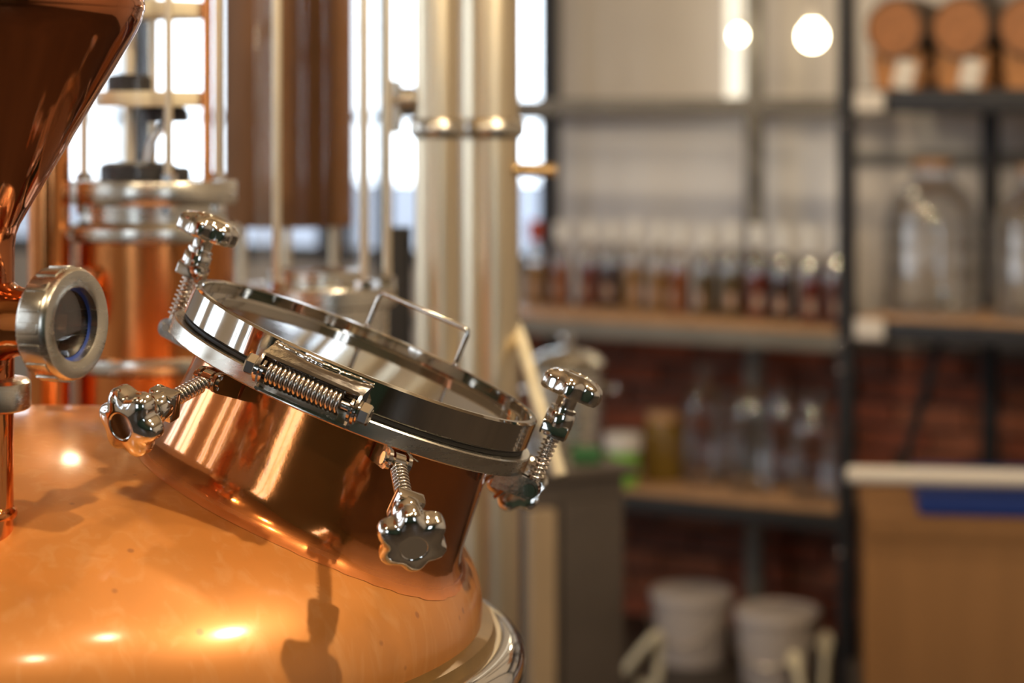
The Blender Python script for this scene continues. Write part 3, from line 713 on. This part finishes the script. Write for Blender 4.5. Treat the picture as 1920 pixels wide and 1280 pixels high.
ordn = ['first', 'second', 'third', 'fourth', 'fifth', 'sixth', 'seventh', 'eighth', 'ninth', 'tenth', 'eleventh', 'twelfth', 'thirteenth', 'fourteenth', 'fifteenth']
cname = {'amber': 'amber', 'red': 'red-brown', 'dark': 'dark brown', 'gold': 'golden', 'olive': 'olive brown'}
front = ['red', 'red', 'dark', 'red', 'olive', 'olive', 'amber', 'gold', 'gold', 'dark', 'red', 'amber', 'gold+']
backr = ['red', 'dark', 'red', 'amber', 'olive', 'red', 'gold', 'dark', 'amber', 'dark', 'gold', 'amber', 'gold']
proto = {}
def put(liq, p, rz, label):
    if liq not in proto:
        proto[liq] = bottle(liq.split('+')[0], capm='red' if '+' in liq else 'capglint'); t = proto[liq]; t.location = p; t.rotation_euler = (0, 0, rz); t['label'] = label
    else: t = dup(proto[liq], p, rz, label)
    s = random.uniform(.95, 1.03); t.scale = (s, s, s)
for i in range(13):
    put(front[i], rk(-.062 - i * .094 + random.uniform(-.006, .006), .07 + min(.25, .026 * i) + random.uniform(-.008, .008), ZS), random.uniform(-.9, .3), ('clear bottle of %s spirit, %s from the black post in the front row' % (cname[front[i]], ordn[i])) if '+' not in front[i] else 'clear bottle with a red cap at the far left of the bottle shelf')
for i in range(6):
    put(backr[i], rk(-.11 - i * .094 + random.uniform(-.006, .006), .20 + .022 * i + random.uniform(-.008, .008), ZS), random.uniform(-.9, .3), 'clear bottle of %s spirit, %s from the black post in the back row' % (cname[backr[i]], ordn[i]))

# clear jars on the lower shelf
ZJ = ZL + .0425
def jar(pxx, y, h, r, label, nm='glass_jar', neckr=.55, lidm_=None):
    p = rk(rx(pxx, y), y, ZJ); t = thing(nm, label, 'jar', p, 'empty glass vessels on the lower shelf'); m = T(p)
    obj('glass_body', lambda b: lathe(b, [(0, 0), (r * .94, 0), (r, .006), (r, h * .62), (r * .93, h * .72), (r * neckr * 1.05, h * .84), (r * neckr, h * .88), (r * neckr, h * .97), (r * neckr * 1.1, h * .975), (r * neckr * 1.1, h), (r * neckr * .9, h)], m, 40), 'bottle', t)
    obj('rim', lambda b: lathe(b, [(r * neckr * .95, h * .97), (r * neckr * 1.14, h * .975), (r * neckr * 1.14, h * .995), (r * neckr * .95, h)], m, 32), 'bottle', t)
    if lidm_: obj('stopper', lambda b: lathe(b, [(0, h * .93), (r * neckr * .88, h * .93), (r * neckr * .98, h * 1.05), (0, h * 1.06)], m, 24), lidm_, t)
jar(1320, .20, .36, .065, 'tall clear glass jug on the lower shelf, left of the other jugs', 'glass_jug', .35)
jar(1408, .16, .36, .066, 'tall clear glass jug in the middle of the lower shelf', 'glass_jug', .35)
jar(1464, .33, .30, .052, 'clear glass jar at the back of the lower shelf', 'glass_jar', .6)
jar(1525, .12, .31, .066, 'clear glass jar on the lower shelf next to the black post', 'glass_jar', .6)
jar(1362, .345, .27, .05, 'small clear glass jar at the back between two jugs', 'glass_jar', .6)
p = rk(rx(1243, .2), .2, ZJ); t = thing('storage_jar', 'olive-brown filled jar beside the green tub', 'jar', p); m = T(p)
obj('jar_body', lambda b: lathe(b, [(0, 0), (.055, 0), (.06, .006), (.06, .15), (.05, .175), (.045, .18), (0, .18)], m, 32), 'liq_olive', t)
obj('lid', lambda b: lathe(b, [(.047, .178), (.05, .179), (.05, .205), (.047, .208), (0, .208)], m, 32), 'wood', t)
p = rk(rx(1168, .05), .05, ZJ); t = thing('plastic_tub', 'round tub with white lid and bright green label on the lower shelf', 'tub', p); m = T(p)
obj('tub_body', lambda b: lathe(b, [(0, 0), (.044, 0), (.046, .004), (.050, .115), (0, .115)], m, 32), 'green', t)
obj('lid', lambda b: lathe(b, [(.051, .105), (.056, .106), (.057, .112), (.057, .150), (.053, .155), (0, .155)], m, 32), 'white', t)

# buckets on the floor under the rack
def bucket(pxx, y, h, r, label):
    p = rk(rx(pxx, y), y, 0); t = thing('bucket', label, 'bucket', p, 'white buckets under the rack'); m = T(p)
    obj('bucket_body', lambda b: lathe(b, [(0, 0), (r * .84, 0), (r * .86, .006), (r * .97, h * .86)], m, 48), 'bucketw', t)
    obj('lid', lambda b: lathe(b, [(r * .98, h * .86), (r * 1.03, h * .87), (r * 1.04, h * .96), (r, h), (r * .9, h), (r * .88, h * .985), (0, h * .985)], m, 48), 'bucketw', t)
    obj('handle', lambda b: tube(b, [(r * 1.03 * math.cos(R(a)), -r * .25 - r * .9 * math.sin(R(a)) * .9 if False else -r * math.sin(R(a)) * .95 - .012, h * .80 - .10 * math.sin(R(a))) for a in range(0, 181, 12)], .0035, 8, m @ Matrix.Rotation(R(-25), 4, 'Z')), 'brushed', t)
bucket(1297, .10, .212, .118, 'white lidded bucket under the rack, farther from the black post')
bucket(1458, -.02, .217, .118, 'white lidded bucket under the rack, nearer the black post')

hq = [rk(rx(1130, -.30), -.30, .012), rk(rx(1165, -.32), -.32, .05), rk(rx(1205, -.32), -.32, .13), rk(rx(1234, -.30), -.30, .17), rk(rx(1236, -.28), -.28, .10), rk(rx(1228, -.28), -.28, .02), rk(rx(1200, -.25), -.25, .012)]
tag(obj('pale_hose', lambda b: tube(b, smooth(hq), .013, 12), 'cream'), 'pale hose looping up from the floor before the left bucket', 'hose')
for (xa, ya, xb, zb, lab) in ((1512, -.24, 1486, .14, 'short pale wooden paddle leaning left before the nearer bucket'), (1543, -.22, 1549, .20, 'longer pale wooden paddle standing beside the black post')):
    a_ = rk(rx(xa, ya), ya, .0); b_ = rk(rx(xb, ya + .06), ya + .06, zb)
    t = thing('wooden_paddle', lab, 'paddle', a_); fm = frame(a_, b_ - a_, (1, 0, 0)); ln_ = (b_ - a_).length
    obj('shaft', lambda b: tube(b, [(0, 0, .006), (0, 0, ln_ * .7)], .011, 12, fm), 'cream', t)
    obj('blade', lambda b: prism(b, [(.018 * math.cos(R(q)) * (1.15 if math.sin(R(q)) > 0 else .8), ln_ * .82 + ln_ * .2 * math.sin(R(q))) for q in range(0, 360, 20)], -.006, .006, fm @ Matrix.Rotation(R(90), 4, 'X')), 'cream', t)

# barrels on cradles
for i, (pc_, lab) in enumerate(((1676, 'small oak barrel on the top shelf, nearest the black post'), (1800, 'small oak barrel on the top shelf, middle of three'), (1927, 'small oak barrel on the top shelf, cut by the picture edge'))):
    z = CZ - (56 - HZ) / F * 6.05 ; y0 = .02; x = rx(pc_, y0); zs = Z2U + .0385
    m = frame(rk(x, y0, z), RK.to_3x3() @ Vector((0, 1, 0)), (0, 0, 1))
    t = thing('barrel', lab, 'barrel', rk(x, y0 + .13, zs), 'small oak barrels'); 
    r = .083
    obj('staves', lambda b, m=m: lathe(b, [(r * .94, .0), (r, .0), (r * 1.08, .06), (r * 1.12, .13), (r * 1.08, .20), (r, .26), (r * .94, .26)], m, 40), 'stave', t)
    obj('barrel_head', lambda b, m=m: lathe(b, [(0, .008), (r * .95, .008)], m, 40), 'barrel', t)
    obj('barrel_head', lambda b, m=m: lathe(b, [(0, .252), (r * .95, .252)], m, 40), 'barrel', t)
    for z0 in (.022, .085, .165, .232):
        rr2 = r * (1 + .12 * (1 - ((z0 + .007 - .13) / .13) ** 2)) + .0012
        obj('hoop', lambda b, m=m, z0=z0, rr2=rr2: lathe(b, [(rr2 - .002, z0), (rr2, z0), (rr2, z0 + .014), (rr2 - .002, z0 + .014)], m, 40), 'dark', t)
    cr = thing('barrel_cradle', ['wooden cradle with pale tag under the barrel nearest the black post', 'wooden cradle with pale tag under the middle barrel', 'wooden cradle under the barrel at the picture edge'][i], 'cradle', rk(x, y0 + .13, zs), 'barrel cradles')
    hh = z - zs
    for yy in (.035, .215):
        poly = [(-.062, 0), (.062, 0), (.076, hh - .066)] + [(r * 1.12 * math.sin(R(a)), hh - r * 1.12 * math.cos(R(a))) for a in (48, 36, 22, 8, -8, -22, -36, -48)] + [(-.076, hh - .066)]
        pm = RK @ T((x, y0 + yy, zs)) @ Matrix.Rotation(R(90), 4, 'X')
        obj('cradle_board', lambda b, pm=pm, poly=poly: prism(b, poly, -.012, .012, pm), 'pine', cr)
    for xx in (-.05, .05):
        obj('cradle_rail', lambda b, xx=xx: box(b, (x + xx, y0 + .125, zs + .014), (.018, .15, .028), RK, .002), 'pine', cr)
    if i < 2: obj('tag', lambda b: box(b, (x + .014, y0 + .018, zs + .046), (.058, .004, .08), RK @ T((x, 0, zs)) @ Matrix.Rotation(R(14), 4, 'Y') @ T((-x, 0, -zs)), .001), 'paper', cr)

# big glass carboys
for i, (pc_, y0, r, h, lab) in enumerate(((1748, .20, .135, .425, 'big clear glass carboy on the right bay shelf, left one'), (1948, .17, .13, .41, 'big clear glass carboy on the right bay shelf, at the picture edge'))):
    zs = Z2M + .038; p = rk(rx(pc_, y0), y0, zs); t = thing('glass_carboy', lab, 'carboy', p, 'big glass carboys'); m = T(p)
    obj('glass_body', lambda b: lathe(b, [(0, .004), (r * .9, 0), (r, .014), (r, h * .60), (r * .95, h * .70), (r * .78, h * .80), (r * .52, h * .87), (r * .44, h * .90), (r * .44, h * .97), (r * .5, h * .975), (r * .5, h * .99), (r * .42, h * .99)], m, 56), 'bottle', t)
    for zz in (.25, .45, .58):
        obj('rib', lambda b, zz=zz: lathe(b, [(r, h * zz - .008), (r + .004, h * zz), (r, h * zz + .008)], m, 56), 'bottle', t)
    obj('stopper', lambda b: lathe(b, [(0, h * .95), (r * .40, h * .95), (r * .43, h * 1.03), (0, h * 1.035)], m, 32), 'wood', t)
    obj('tap', lambda b: (tube(b, [(0, -r, .05), (0, -r - .045, .05)], .010, 12, m), tube(b, [(0, -r - .036, .05), (0, -r - .036, .02)], .008, 12, m), box(b, (0, -r - .036, .072), (.04, .01, .012), m, .002)), 'chrome', t)

# trolley with cardboard box, right foreground
TY = 5.2
def tz(y): return CZ - (y - HZ) / F * TY
TR = T(((1590 - 960) / F * TY, TY, 0)) @ Matrix.Rotation(R(-8), 4, 'Z')
tro = thing('trolley', 'flat trolley with a white push bar beside the black post', 'trolley', TR @ Vector((.4, .3, 0)))
obj('platform', lambda b: box(b, (.40, .28, .14), (.78, .56, .03), TR, .005), 'greymetal', tro)
for x in (.10, .70):
    for y in (.08, .48):
        obj('wheel', lambda b, x=x, y=y: lathe(b, [(0, -.014), (.05, -.014), (.06, -.008), (.06, .008), (.05, .014), (0, .014)], TR @ T((x, y, .06)) @ Matrix.Rotation(R(90), 4, 'Y'), 24), 'rubber', tro)
for x in (.56, .74): obj('upright', lambda b, x=x: tube(b, [(x, .022, .15), (x, .022, tz(893))], .012, 12, TR), 'white', tro)
obj('push_bar', lambda b: (lathe(b, [(0, 0), (.016, .002), (.022, .010), (.022, .80), (0, .81)], TR @ T((-.005, 0, tz(890))) @ Matrix.Rotation(R(90), 4, 'Y'), 24)), 'paper', tro)
bxz = tz(972)
cb = thing('cardboard_box', 'large brown cardboard box below the white push bar', 'box', TR @ Vector((.42, .3, .155)))
obj('box_body', lambda b: box(b, (.42, .30, (.156 + bxz) / 2), (.76, .5, bxz - .156), TR, .004), 'card', cb)
obj('box_flap', lambda b: box(b, (.42, .046, bxz - .03), (.74, .006, .05), TR, .001), 'card', cb)
tag(obj('blue_tray', lambda b: box(b, (.53, .275, bxz + .032), (.72, .44, .062), TR, .012), 'blue'), 'flat blue plastic tray lying on the cardboard box', 'tray')

# cabinet and things on it, left of the rack
CBY = 5.0
CB = T(((1050 - 960) / F * CBY, CBY, 0)) @ Matrix.Rotation(R(28), 4, 'Z')
cab = thing('steel_cabinet', 'low grey steel cabinet left of the wooden shelves', 'cabinet', CB.translation)
obj('body', lambda b: box(b, (.0, .16, .40), (.24, .5, .76), CB, .004), 'greymetal', cab)
obj('cabinet_top', lambda b: box(b, (.0, .16, .79), (.29, .54, .025), CB, .004), 'greymetal', cab)
obj('corner_board', lambda b: box(b, (-.110, -.106, .36), (.065, .03, .72), CB, .003), 'tan', cab)
obj('door', lambda b: box(b, (.03, -.096, .42), (.16, .012, .62), CB, .003), 'greymetal', cab)
p = Vector((.135, 5.20, .8025)); t = thing('steel_pot', 'dull steel pot with a lid on the grey cabinet', 'pot', p); m = T(p)
obj('pot_body', lambda b: lathe(b, [(0, 0), (.082, 0), (.088, .006), (.088, .20), (.092, .205), (.088, .207)], m, 40), 'brushed', t)
obj('lid', lambda b: lathe(b, [(.091, .207), (.092, .214), (.07, .235), (.02, .248), (0, .249)], m, 40), 'brushed', t)
obj('knob', lambda b: lathe(b, [(.006, .246), (.006, .26), (.018, .266), (.018, .278), (0, .282)], m, 20), 'chrome', t)
for s in (-1, 1): obj('handle', lambda b, s=s: tube(b, fillet([Vector((s * .086, -.03, .15)), Vector((s * .12, -.03, .15)), Vector((s * .12, .03, .15)), Vector((s * .086, .03, .15))], .01), .005, 10, m), 'chrome', t)
p = CB @ Vector((.06, -.02, .8025))
tag(obj('green_sponge', lambda b: box(b, (p.x, p.y, p.z + .018), (.07, .05, .036), I4, .008), 'darkgreen'), 'dark green sponge lying at the cabinet edge', 'sponge')
# hanging bulbs against the back wall
for (xx, yy, Y, r, lab) in ((1384, 66, 6.45, .022, 'warm glowing bulb in front of the white wall strip'), (1523, 68, 6.1, .038, 'warm glowing round bulb just left of the black rack post')):
    p = px(xx, yy, Y); t = thing('hanging_bulb', lab, 'bulb', p); m = T(p)
    obj('bulb', lambda b: lathe(b, [(0, -r)] + [(r * math.cos(R(a)), r * math.sin(R(a))) for a in range(-75, 61, 15)] + [(r * .45, r * 1.15), (0, r * 1.2)], m, 24), 'bulb', t)
    obj('socket', lambda b: lathe(b, [(0, r * 1.1), (r * .5, r * 1.1), (r * .5, r * 1.9), (r * .2, r * 2.1), (0, r * 2.1)], m, 20), 'paper', t)
    obj('cord', lambda b: tube(b, [p + Vector((0, 0, r * 2)), Vector((p.x, p.y, CEIL))], .004, 8), 'paper', t)
